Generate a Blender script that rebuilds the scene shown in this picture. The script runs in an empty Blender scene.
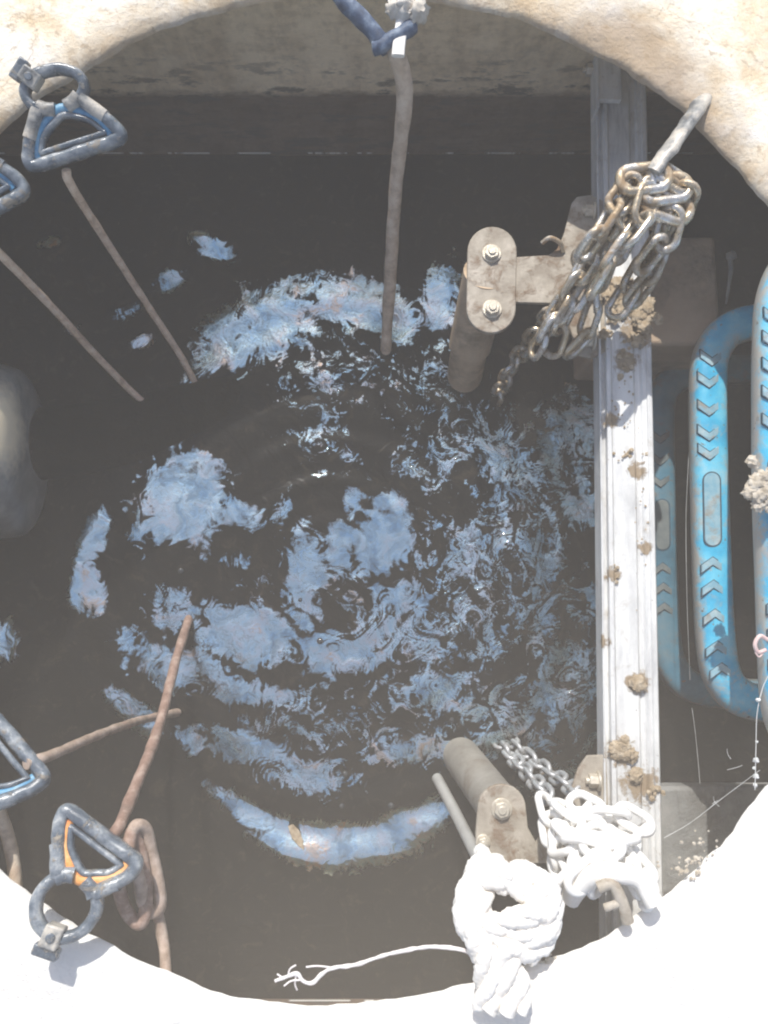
import bpy, bmesh, math, random
import numpy as np
from mathutils import Vector, Matrix, noise
from math import radians as R, sin, cos, pi

random.seed(11)
C = bpy.context.scene.collection

# ------------------------------------------------------------------ camera
F = 790.0; W, H = 768, 1024
CAMZ = 0.85; TILT = R(7.8)
cd = bpy.data.cameras.new('camera'); cam = bpy.data.objects.new('camera', cd); C.objects.link(cam)
cam.location = (0, 0, CAMZ); cam.rotation_euler = (TILT, 0, 0)
cd.sensor_fit = 'VERTICAL'; cd.sensor_height = 36.0; cd.lens = 36.0 * F / H
cd.clip_start = 0.01; cd.clip_end = 1500
bpy.context.scene.camera = cam

def at(px, py, z):
    """the place at height z that the photograph shows at pixel (px, py)"""
    if z > .01: z = .01 + (z-.01)*.42      # things resting on the rim lie low on it
    vx, vy = (px - W/2)/F, (H/2 - py)/F
    d = Vector((vx, vy*cos(TILT) + sin(TILT), vy*sin(TILT) - cos(TILT)))
    t = (z - CAMZ)/d.z
    return Vector((0, 0, CAMZ)) + d*t
def A(pts):  # [(px,py,z)...]
    return [at(*p) for p in pts]

WATER = -0.36
BEAM = -0.14

# ------------------------------------------------------------------ materials
def newmat(name):
    m = bpy.data.materials.new(name); m.use_nodes = True
    nt = m.node_tree
    for n in list(nt.nodes): nt.nodes.remove(n)
    out = nt.nodes.new('ShaderNodeOutputMaterial')
    return m, nt, out
def N(nt, t, **kw):
    n = nt.nodes.new(t)
    for k, v in kw.items():
        if k.startswith('i_'):
            key = k[2:].replace('_', ' ')
            n.inputs[key].default_value = v
        else: setattr(n, k, v)
    return n
def ramp(nt, fac, stops, interp='LINEAR'):
    r = nt.nodes.new('ShaderNodeValToRGB'); r.color_ramp.interpolation = interp
    e = r.color_ramp.elements
    while len(e) > 1: e.remove(e[-1])
    e[0].position = stops[0][0]; e[0].color = tuple(stops[0][1]) + (1,) if len(stops[0][1]) == 3 else stops[0][1]
    for p, c in stops[1:]:
        x = e.new(p); x.color = tuple(c) + (1,) if len(c) == 3 else c
    nt.links.new(fac, r.inputs['Fac'])
    return r.outputs['Color']
def geo_pos(nt):
    g = nt.nodes.new('ShaderNodeNewGeometry'); return g.outputs['Position']
def noise_n(nt, vec, scale, detail=6, rough=.6, dist=0.0):
    n = nt.nodes.new('ShaderNodeTexNoise'); n.inputs['Scale'].default_value = scale
    n.inputs['Detail'].default_value = detail; n.inputs['Roughness'].default_value = rough
    n.inputs['Distortion'].default_value = dist
    nt.links.new(vec, n.inputs['Vector']); return n.outputs['Fac']
def math_n(nt, op, a, b=None, clamp=False):
    n = nt.nodes.new('ShaderNodeMath'); n.operation = op; n.use_clamp = clamp
    for i, v in enumerate((a, b)):
        if v is None: continue
        if isinstance(v, (int, float)): n.inputs[i].default_value = v
        else: nt.links.new(v, n.inputs[i])
    return n.outputs[0]
def mixc(nt, fac, a, b, mode='MIX'):
    n = nt.nodes.new('ShaderNodeMix'); n.data_type = 'RGBA'; n.blend_type = mode
    for sock, v in ((n.inputs['Factor'], fac), (n.inputs['A'], a), (n.inputs['B'], b)):
        if isinstance(v, (int, float)): sock.default_value = v
        elif isinstance(v, tuple): sock.default_value = v + (1,) if len(v) == 3 else v
        else: nt.links.new(v, sock)
    return n.outputs['Result']
def bump(nt, h, strength, dist=.002):
    b = nt.nodes.new('ShaderNodeBump'); b.inputs['Strength'].default_value = strength
    b.inputs['Distance'].default_value = dist; nt.links.new(h, b.inputs['Height']); return b.outputs['Normal']

def worn(name, stops, scale=60, rough=.6, metal=0.0, dirt=None, dirt_scale=25, dirt_lo=.5, dirt_hi=.62,
         bstr=.5, bdist=.001, spec=.5, bscale=None, detail=8):
    """a base colour broken by noise, with dirt patches over it"""
    m, nt, out = newmat(name)
    p = geo_pos(nt)
    c = ramp(nt, noise_n(nt, p, scale, detail, .65), stops)
    bs = nt.nodes.new('ShaderNodeBsdfPrincipled')
    bs.inputs['Roughness'].default_value = rough; bs.inputs['Metallic'].default_value = metal
    bs.inputs['Specular IOR Level'].default_value = spec
    hh = noise_n(nt, p, bscale or scale*3, 8, .7)
    if dirt:
        d = noise_n(nt, p, dirt_scale, 8, .7, .4)
        f = ramp(nt, d, [(dirt_lo, (0,0,0)), (dirt_hi, (1,1,1))])
        c = mixc(nt, f, c, dirt)
        mr = math_n(nt, 'MULTIPLY', f, 1.0)
        nt.links.new(math_n(nt, 'MULTIPLY', math_n(nt, 'SUBTRACT', 1.0, mr), metal), bs.inputs['Metallic'])
        nt.links.new(math_n(nt, 'ADD', math_n(nt, 'MULTIPLY', mr, .9-rough), rough), bs.inputs['Roughness'])
        hh = math_n(nt, 'ADD', hh, math_n(nt, 'MULTIPLY', mr, .8))
    nt.links.new(c, bs.inputs['Base Color'])
    nt.links.new(bump(nt, hh, bstr, bdist), bs.inputs['Normal'])
    nt.links.new(bs.outputs[0], out.inputs['Surface'])
    return m

M = {}
M['zinc'] = worn('galvanised steel', [(.3,(.42,.43,.44)),(.7,(.62,.63,.64))], 45, .42, .45, (.20,.15,.10), 30, .56, .66)

def beam_mat():
    m, nt, out = newmat('weathered galvanised rail')
    p = geo_pos(nt)
    mp = nt.nodes.new('ShaderNodeMapping'); mp.inputs['Scale'].default_value = (1, .22, 1); nt.links.new(p, mp.inputs[0])
    n1 = noise_n(nt, mp.outputs[0], 45, 8, .68, .3); n2 = noise_n(nt, p, 30, 8, .7, .4); n3 = noise_n(nt, p, 150, 6, .7)
    c = ramp(nt, n1, [(.28,(.50,.50,.50)),(.42,(.70,.70,.69)),(.58,(.86,.86,.84)),(.75,(.95,.94,.92))])
    c = mixc(nt, ramp(nt, n2, [(.56,(0,0,0)),(.70,(.6,.6,.6))]), c, (.46,.41,.34))
    sm = None
    for (x, y, r) in [(622,300,.035),(640,330,.030),(626,362,.018),(636,470,.014),(612,575,.012),(637,683,.016),(620,752,.020),(640,785,.026),(604,640,.010),(646,548,.010),(610,420,.012)]:
        v = nt.nodes.new('ShaderNodeVectorMath'); v.operation = 'DISTANCE'; nt.links.new(p, v.inputs[0]); v.inputs[1].default_value = at(x, y, BEAM)
        f = math_n(nt, 'SUBTRACT', 1.0, math_n(nt, 'DIVIDE', v.outputs['Value'], r*1.5), True)
        sm = f if sm is None else math_n(nt, 'MAXIMUM', sm, f)
    smf = ramp(nt, math_n(nt, 'ADD', math_n(nt,'MULTIPLY',sm,.55), noise_n(nt, p, 70, 9, .75, .5)), [(.72,(0,0,0)),(.82,(1,1,1))])
    c = mixc(nt, smf, c, mixc(nt, n3, (.24,.17,.10), (.52,.41,.29)))
    spk = ramp(nt, n3, [(.66,(0,0,0)),(.70,(.8,.8,.8))])
    c = mixc(nt, spk, c, (.22,.18,.14))
    bs = N(nt, 'ShaderNodeBsdfPrincipled', i_Roughness=.5, i_Metallic=.1)
    nt.links.new(c, bs.inputs['Base Color'])
    nt.links.new(math_n(nt,'ADD',math_n(nt,'MULTIPLY',n1,.4),.28), bs.inputs['Roughness'])
    h = math_n(nt, 'ADD', math_n(nt,'MULTIPLY',n3,.5), math_n(nt,'ADD',smf,n2))
    nt.links.new(bump(nt, h, .5, .0018), bs.inputs['Normal'])
    nt.links.new(bs.outputs[0], out.inputs['Surface']); return m
M['beam'] = beam_mat()
M['zincdull'] = worn('dull dirty steel plate', [(.3,(.27,.22,.17)),(.5,(.42,.37,.30)),(.7,(.58,.52,.44))], 34, .6, .05, (.22,.14,.085), 38, .50, .66, .8)
M['pipe'] = worn('dirty rail pipe', [(.3,(.46,.33,.21)),(.7,(.70,.55,.39))], 30, .65, .05, (.22,.16,.10), 14, .5, .72)
M['pipedull'] = worn('dull grey rail pipe', [(.3,(.24,.22,.19)),(.7,(.38,.36,.32))], 30, .65, .05, (.20,.16,.12), 14, .5, .72)
M['pipegrey'] = worn('grey plastic hose', [(.3,(.34,.34,.33)),(.7,(.46,.46,.44))], 30, .5)
M['bolt'] = worn('bright bolt', [(.3,(.55,.48,.38)),(.7,(.80,.74,.62))], 120, .35, .35)
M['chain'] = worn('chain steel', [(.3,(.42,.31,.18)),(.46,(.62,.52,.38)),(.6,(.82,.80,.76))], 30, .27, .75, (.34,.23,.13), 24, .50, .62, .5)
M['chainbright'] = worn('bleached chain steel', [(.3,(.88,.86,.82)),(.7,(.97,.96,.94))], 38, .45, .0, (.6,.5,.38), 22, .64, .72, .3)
M['clampgrey'] = worn('grey blue clamp metal', [(.3,(.045,.06,.08)),(.46,(.11,.14,.175)),(.57,(.27,.30,.33)),(.70,(.70,.69,.65))], 34, .20, .0, (.36,.31,.25), 60, .56, .64, .9, .001, .9)
M['clamppale'] = worn('pale clamp metal', [(.36,(.10,.11,.12)),(.46,(.30,.30,.29)),(.56,(.55,.51,.45)),(.7,(.76,.70,.61))], 42, .35, .0, (.22,.18,.14), 40, .56, .7)
M['blueband'] = worn('faded blue cable', [(.3,(.05,.20,.38)),(.5,(.12,.36,.58)),(.7,(.35,.55,.68))], 60, .45)
M['orange'] = worn('orange cable', [(.3,(.80,.22,.05)),(.5,(.95,.42,.12)),(.7,(.92,.62,.32))], 60, .5)
M['rust'] = worn('muddy cable', [(.3,(.48,.32,.21)),(.5,(.76,.56,.40)),(.7,(.90,.74,.58))], 70, .7, 0, (.72,.52,.40), 16, .55, .7, .8)  # tone lifted to make up for the shade these cables hang in
M['rustlow'] = worn('muddy cable in the sun', [(.3,(.26,.18,.13)),(.5,(.44,.33,.26)),(.7,(.62,.50,.42))], 70, .7, 0, (.48,.31,.23), 16, .55, .7, .8)
M['rustred'] = worn('reddish muddy cable', [(.3,(.20,.12,.09)),(.5,(.34,.22,.17)),(.7,(.52,.40,.33))], 70, .7, 0, (.15,.11,.09), 22, .55, .7, .8)
M['greycable'] = worn('grey muddy cable', [(.3,(.40,.29,.20)),(.5,(.64,.50,.37)),(.7,(.80,.68,.54))], 60, .75, 0, (.54,.37,.26), 18, .58, .7, .8)
M['navy'] = worn('navy wrap', [(.3,(.03,.05,.10)),(.5,(.08,.12,.20)),(.7,(.25,.32,.42))], 90, .55, bstr=1, bscale=150)
M['white'] = worn('white cloth', [(.3,(.88,.83,.76)),(.7,(.98,.96,.92))], 80, .8, bstr=.8, bscale=220)
M['whitemuddy'] = worn('dusty white cloth', [(.3,(.50,.45,.38)),(.7,(.78,.74,.68))], 60, .85, bstr=1, bscale=200)
M['string'] = worn('white string', [(.3,(.80,.72,.70)),(.7,(.92,.88,.86))], 90, .8)
M['web'] = worn('web thread', [(.3,(.62,.62,.60)),(.7,(.82,.82,.80))], 90, .7)
M['mud'] = worn('dry mud', [(.3,(.36,.27,.17)),(.5,(.52,.41,.28)),(.7,(.70,.60,.46))], 120, .95, bstr=1, bdist=.003, bscale=260)
M['paledebris'] = worn('pale debris', [(.3,(.45,.38,.28)),(.5,(.66,.58,.47)),(.7,(.84,.78,.68))], 110, .95, bstr=1, bdist=.003, bscale=240)
M['pink'] = worn('pink plastic', [(.3,(.75,.45,.42)),(.7,(.85,.70,.66))], 80, .5)
M['black'] = worn('black pipe', [(.3,(.004,.004,.004)),(.7,(.008,.008,.008))], 16, 1, 0, (.014,.012,.011), 9, .5, .7, .8, .006, .05)
def elbow_mat():
    m, nt, out = newmat('grey elbow'); p = geo_pos(nt)
    n1 = noise_n(nt, p, 14, 8, .68, .4)
    c = ramp(nt, n1, [(.3,(.10,.105,.11)),(.5,(.20,.205,.205)),(.7,(.40,.39,.37))])
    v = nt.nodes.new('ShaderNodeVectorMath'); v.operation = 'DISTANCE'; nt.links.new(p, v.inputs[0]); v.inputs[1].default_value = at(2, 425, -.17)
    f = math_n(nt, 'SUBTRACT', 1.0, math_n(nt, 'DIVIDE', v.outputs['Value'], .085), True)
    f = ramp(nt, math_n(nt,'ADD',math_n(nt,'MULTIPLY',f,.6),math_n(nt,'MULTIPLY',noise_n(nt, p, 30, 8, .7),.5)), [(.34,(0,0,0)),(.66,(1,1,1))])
    c = mixc(nt, f, c, (.95,.82,.60))  # bright reflection on the elbow painted in as a beige spot
    bs = N(nt, 'ShaderNodeBsdfPrincipled', i_Roughness=.3); nt.links.new(c, bs.inputs['Base Color'])
    nt.links.new(bump(nt, n1, .5, .003), bs.inputs['Normal']); nt.links.new(bs.outputs[0], out.inputs['Surface']); return m
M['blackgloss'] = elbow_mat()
M['blockbrown'] = worn('brown stained concrete', [(.3,(.34,.24,.16)),(.5,(.48,.35,.25)),(.7,(.58,.45,.33))], 8, .9, 0, (.12,.095,.075), 5, .5, .75, .8, .003)
M['ledge'] = worn('damp grey concrete', [(.3,(.17,.17,.16)),(.5,(.28,.28,.27)),(.7,(.40,.39,.37))], 12, .8, 0, (.13,.12,.105), 7, .5, .7, .9, .003)

def step_mat(name, deep):
    m, nt, out = newmat(name)
    p = geo_pos(nt)
    n1 = noise_n(nt, p, 18, 6, .6)
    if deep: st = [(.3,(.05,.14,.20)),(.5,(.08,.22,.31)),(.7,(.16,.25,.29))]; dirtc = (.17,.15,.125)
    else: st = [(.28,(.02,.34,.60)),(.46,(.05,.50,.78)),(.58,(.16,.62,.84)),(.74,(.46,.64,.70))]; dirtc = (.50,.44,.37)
    c = ramp(nt, n1, st)
    d = noise_n(nt, p, 34, 9, .75, .3)
    # muddier along the sides of the bar
    g = nt.nodes.new('ShaderNodeNewGeometry'); sep = nt.nodes.new('ShaderNodeSeparateXYZ'); nt.links.new(g.outputs['Normal'], sep.inputs[0])
    side = math_n(nt, 'SUBTRACT', 1.0, sep.outputs['Z'])
    f = ramp(nt, math_n(nt, 'ADD', d, math_n(nt, 'MULTIPLY', side, .26)), [(.54,(0,0,0)),(.74,(.9,.9,.9))])
    c = mixc(nt, f, c, dirtc)
    spots = ramp(nt, noise_n(nt, p, 110, 4, .6), [(.66,(0,0,0)),(.70,(1,1,1))])
    c = mixc(nt, spots, c, (.20,.17,.14))
    bs = N(nt, 'ShaderNodeBsdfPrincipled', i_Roughness=.42)
    nt.links.new(c, bs.inputs['Base Color'])
    nt.links.new(bump(nt, math_n(nt,'ADD',noise_n(nt, p, 160, 8, .7),f), .5, .0008), bs.inputs['Normal'])
    nt.links.new(bs.outputs[0], out.inputs['Surface']); return m
M['blue'] = step_mat('blue step plastic', False)
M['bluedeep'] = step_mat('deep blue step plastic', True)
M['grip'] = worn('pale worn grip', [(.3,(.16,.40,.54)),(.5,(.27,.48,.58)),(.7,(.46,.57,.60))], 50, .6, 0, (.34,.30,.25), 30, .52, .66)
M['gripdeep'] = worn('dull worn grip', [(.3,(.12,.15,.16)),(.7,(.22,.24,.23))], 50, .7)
M['groove'] = worn('grip outline', [(.3,(.03,.07,.10)),(.7,(.06,.12,.17))], 50, .8)

def slab_mat():
    m, nt, out = newmat('sunlit concrete')
    p = geo_pos(nt)
    sep = nt.nodes.new('ShaderNodeSeparateXYZ'); nt.links.new(p, sep.inputs[0])
    n1 = noise_n(nt, p, 10, 12, .70, .3)
    n2 = noise_n(nt, p, 70, 8, .75)
    c = ramp(nt, n1, [(.28,(.66,.48,.29)),(.40,(.86,.70,.49)),(.50,(.97,.88,.72)),(.64,(.99,.96,.90))])
    grit = ramp(nt, n2, [(.32,(.50,.40,.28)),(.45,(1,1,1))])
    c = mixc(nt, .55, c, mixc(nt, 1.0, c, grit, 'MULTIPLY'))
    pit = ramp(nt, noise_n(nt, p, 85, 5, .6, .3), [(.60,(0,0,0)),(.68,(1,1,1))])
    crk = ramp(nt, math_n(nt,'ABSOLUTE',math_n(nt,'SUBTRACT',noise_n(nt, p, 5, 7, .6, .6),.5)), [(.0,(1,1,1)),(.006,(0,0,0))])
    c = mixc(nt, math_n(nt,'MULTIPLY',math_n(nt,'MAXIMUM',pit,crk),.6), c, (.46,.34,.22))
    # brown muddy stain hugging the rim of the opening
    v = nt.nodes.new('ShaderNodeVectorMath'); v.operation = 'DISTANCE'
    comb = nt.nodes.new('ShaderNodeCombineXYZ'); nt.links.new(sep.outputs[0], comb.inputs[0]); nt.links.new(sep.outputs[1], comb.inputs[1])
    nt.links.new(comb.outputs[0], v.inputs[0]); v.inputs[1].default_value = (-.037, .18, 0)
    rim = math_n(nt, 'SUBTRACT', 1.0, math_n(nt, 'DIVIDE', math_n(nt, 'SUBTRACT', v.outputs['Value'], .56), .085), True)
    st = math_n(nt, 'MULTIPLY', rim, noise_n(nt, p, 9, 8, .75, .5))
    # more of it on the far right side
    v2 = nt.nodes.new('ShaderNodeVectorMath'); v2.operation = 'DISTANCE'
    nt.links.new(comb.outputs[0], v2.inputs[0]); v2.inputs[1].default_value = (.31, .66, 0)
    patch = math_n(nt, 'SUBTRACT', 1.0, math_n(nt, 'DIVIDE', v2.outputs['Value'], .17), True)
    st = math_n(nt, 'ADD', st, math_n(nt, 'MULTIPLY', patch, math_n(nt,'MULTIPLY',noise_n(nt, p, 14, 8, .7),.85)))
    far = ramp(nt, sep.outputs[1], [(.0,(.0,.0,.0)),(.45,(1,1,1))])
    st = math_n(nt, 'MULTIPLY', st, far)
    f = ramp(nt, st, [(.27,(0,0,0)),(.62,(1,1,1))])
    c = mixc(nt, math_n(nt,'MULTIPLY',f,.8), c, (.42,.30,.19))
    # sun glare on the near side put into the colour as white
    c = mixc(nt, ramp(nt, sep.outputs[1], [(-.0,(1,1,1)),(.5,(0,0,0))]), c, mixc(nt, .80, c, (.97,.96,.94)))
    bs = N(nt, 'ShaderNodeBsdfPrincipled', i_Roughness=.9)
    bs.inputs['Specular IOR Level'].default_value = .2
    nt.links.new(c, bs.inputs['Base Color'])
    h = math_n(nt, 'ADD', noise_n(nt, p, 30, 10, .7), math_n(nt,'MULTIPLY',n1,1.5))
    h = math_n(nt,'ADD',h,math_n(nt,'MULTIPLY',noise_n(nt,p,140,6,.7),.35))
    nt.links.new(bump(nt, h, .75, .006), bs.inputs['Normal'])
    nt.links.new(bs.outputs[0], out.inputs['Surface']); return m
M['slab'] = slab_mat()

def wall_mat():
    m, nt, out = newmat('chamber wall concrete')
    p = geo_pos(nt)
    sep = nt.nodes.new('ShaderNodeSeparateXYZ'); nt.links.new(p, sep.inputs[0])
    mp = nt.nodes.new('ShaderNodeMapping'); mp.inputs['Scale'].default_value = (1, 1, 3.2); nt.links.new(p, mp.inputs[0])
    n1 = noise_n(nt, mp.outputs[0], 6, 9, .65)
    n2 = noise_n(nt, mp.outputs[0], 14, 9, .7)
    dry = ramp(nt, n1, [(.3,(.78,.62,.41)),(.7,(.95,.78,.54))])
    wet = ramp(nt, n1, [(.3,(.12,.082,.055)),(.7,(.24,.17,.12))])
    zz = math_n(nt, 'ADD', sep.outputs['Z'], math_n(nt, 'MULTIPLY', math_n(nt,'SUBTRACT',n2,.5), .035))
    mr = nt.nodes.new('ShaderNodeMapRange'); mr.inputs['From Min'].default_value = -.215; mr.inputs['From Max'].default_value = -.20
    nt.links.new(zz, mr.inputs['Value'])
    c = mixc(nt, mr.outputs[0], wet, dry)
    blot = ramp(nt, n2, [(.54,(0,0,0)),(.60,(1,1,1))])
    fine = ramp(nt, noise_n(nt, p, 60, 8, .7), [(.35,(.72,.70,.68)),(.55,(1,1,1))]); c = mixc(nt, 1.0, c, fine, 'MULTIPLY')
    mp4 = nt.nodes.new('ShaderNodeMapping'); mp4.inputs['Scale'].default_value = (1,1,.12); nt.links.new(p, mp4.inputs[0])
    c = mixc(nt, 1.0, c, ramp(nt, noise_n(nt, mp4.outputs[0], 28, 6, .65), [(.34,(.80,.77,.74)),(.56,(1,1,1))]), 'MULTIPLY')
    mr3 = nt.nodes.new('ShaderNodeMapRange'); mr3.inputs['From Min'].default_value = -.10; mr3.inputs['From Max'].default_value = -.21
    nt.links.new(sep.outputs['Z'], mr3.inputs['Value'])
    c = mixc(nt, math_n(nt,'MULTIPLY',blot,mr3.outputs[0]), c, (.10,.085,.07))
    # broken pale tide line just over the water
    mp2 = nt.nodes.new('ShaderNodeMapping'); mp2.inputs['Scale'].default_value = (14, 14, .6); nt.links.new(p, mp2.inputs[0])
    band = math_n(nt, 'ABSOLUTE', math_n(nt, 'SUBTRACT', sep.outputs['Z'], WATER+.0045))
    line = math_n(nt, 'LESS_THAN', band, .0022)
    gap = ramp(nt, noise_n(nt, mp2.outputs[0], 1.2, 4, .7), [(.50,(0,0,0)),(.54,(1,1,1))])
    c = mixc(nt, math_n(nt,'MULTIPLY',line,gap), c, (.75,.74,.70))
    bs = N(nt, 'ShaderNodeBsdfPrincipled', i_Roughness=.75)
    nt.links.new(c, bs.inputs['Base Color'])
    nt.links.new(bump(nt, math_n(nt,'ADD',n1,n2), .5, .005), bs.inputs['Normal'])
    nt.links.new(bs.outputs[0], out.inputs['Surface']); return m
M['wall'] = wall_mat()

def water_mat():
    m, nt, out = newmat('murky water')
    p = geo_pos(nt)
    def attr(n):
        a = nt.nodes.new('ShaderNodeAttribute'); a.attribute_name = n; return a.outputs['Fac']
    sky_mask, torn, swirl = attr('clear'), attr('torn'), attr('swirl')  # first mask holds the drawn shapes of the sky's reflection
    nz = nt.nodes.new('ShaderNodeTexNoise'); nz.inputs['Scale'].default_value = 13; nz.inputs['Detail'].default_value = 5
    nt.links.new(p, nz.inputs['Vector'])
    vm = nt.nodes.new('ShaderNodeVectorMath'); vm.operation = 'MULTIPLY_ADD'
    nt.links.new(nz.outputs['Color'], vm.inputs[0]); vm.inputs[1].default_value = (.16,.16,.16); nt.links.new(p, vm.inputs[2])
    q = vm.outputs[0]
    f1 = noise_n(nt, q, 12, 5, .58, .8)
    f2 = noise_n(nt, q, 60, 7, .66, 1.2)
    c = lambda x, k: math_n(nt, 'MULTIPLY', math_n(nt, 'SUBTRACT', x, .5), k)
    tex = math_n(nt, 'ADD', c(f1, 2.0), math_n(nt, 'MULTIPLY', math_n(nt,'SUBTRACT',f2,.5), math_n(nt,'ADD',math_n(nt,'MULTIPLY',torn,1.35),.42)))
    v = math_n(nt, 'ADD', math_n(nt, 'ADD', sky_mask, tex), math_n(nt, 'MULTIPLY', swirl, .11))
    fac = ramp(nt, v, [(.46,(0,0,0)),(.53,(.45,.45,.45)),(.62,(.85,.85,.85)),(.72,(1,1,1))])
    # thin dark creases cut into the sky reflection mask
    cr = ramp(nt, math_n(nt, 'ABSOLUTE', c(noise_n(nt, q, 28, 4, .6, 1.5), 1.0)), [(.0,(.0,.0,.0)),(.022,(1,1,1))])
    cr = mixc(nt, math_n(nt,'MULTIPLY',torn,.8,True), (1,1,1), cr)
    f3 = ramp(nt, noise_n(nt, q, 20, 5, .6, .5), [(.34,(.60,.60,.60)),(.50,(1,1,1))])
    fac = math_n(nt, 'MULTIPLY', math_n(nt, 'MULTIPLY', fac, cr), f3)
    bs = N(nt, 'ShaderNodeBsdfPrincipled', i_Roughness=.30, i_IOR=1.33)
    dark_gap = ramp(nt, noise_n(nt, q, 45, 7, .7), [(.54,(.008,.0075,.007)),(.74,(.045,.035,.024))])  # dark tone where the mask leaves the sky reflection out
    nt.links.new(dark_gap, bs.inputs['Base Color'])
    bs.inputs['Specular IOR Level'].default_value = .2
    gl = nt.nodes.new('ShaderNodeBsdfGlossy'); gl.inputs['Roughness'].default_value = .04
    tint = ramp(nt, noise_n(nt, q, 20, 4, .6), [(.36,(.55,.84,1)),(.50,(.78,.98,1)),(.62,(.90,.95,.94)),(.68,(1.0,.80,.62))])  # blue of reflected sky and peach of the rim put into the gloss
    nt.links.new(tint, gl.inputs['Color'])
    b1 = bump(nt, noise_n(nt, q, 20, 2, .5, .3), .26, .008)
    b = nt.nodes.new('ShaderNodeBump'); b.inputs['Distance'].default_value = .004
    nt.links.new(f2, b.inputs['Height']); nt.links.new(b1, b.inputs['Normal'])
    nt.links.new(math_n(nt,'ADD',math_n(nt,'MULTIPLY',torn,.25),.01), b.inputs['Strength'])
    nt.links.new(b.outputs[0], gl.inputs['Normal']); nt.links.new(b1, bs.inputs['Normal'])
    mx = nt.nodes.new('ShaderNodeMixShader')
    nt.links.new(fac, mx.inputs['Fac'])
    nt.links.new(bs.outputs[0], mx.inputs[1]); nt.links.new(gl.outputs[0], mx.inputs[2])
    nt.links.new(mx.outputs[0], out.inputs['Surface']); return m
M['water'] = water_mat()
M['soil'] = worn('dry soil', [(.3,(.28,.21,.14)),(.7,(.45,.36,.26))], 3, .95, bstr=.8, bdist=.01)

# ------------------------------------------------------------------ mesh building
def smooth_path(pts, n=8):
    pts = [Vector(p) for p in pts]
    if len(pts) < 3: return pts
    out = []
    P = [pts[0]*2-pts[1]] + pts + [pts[-1]*2-pts[-2]]
    for i in range(1, len(P)-2):
        p0, p1, p2, p3 = P[i-1:i+3]
        for k in range(n):
            t = k/n
            out.append(.5*((2*p1)+(p2-p0)*t+(2*p0-5*p1+4*p2-p3)*t*t+(3*p1-p0-3*p2+p3)*t**3))
    out.append(pts[-1]); return out

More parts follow.
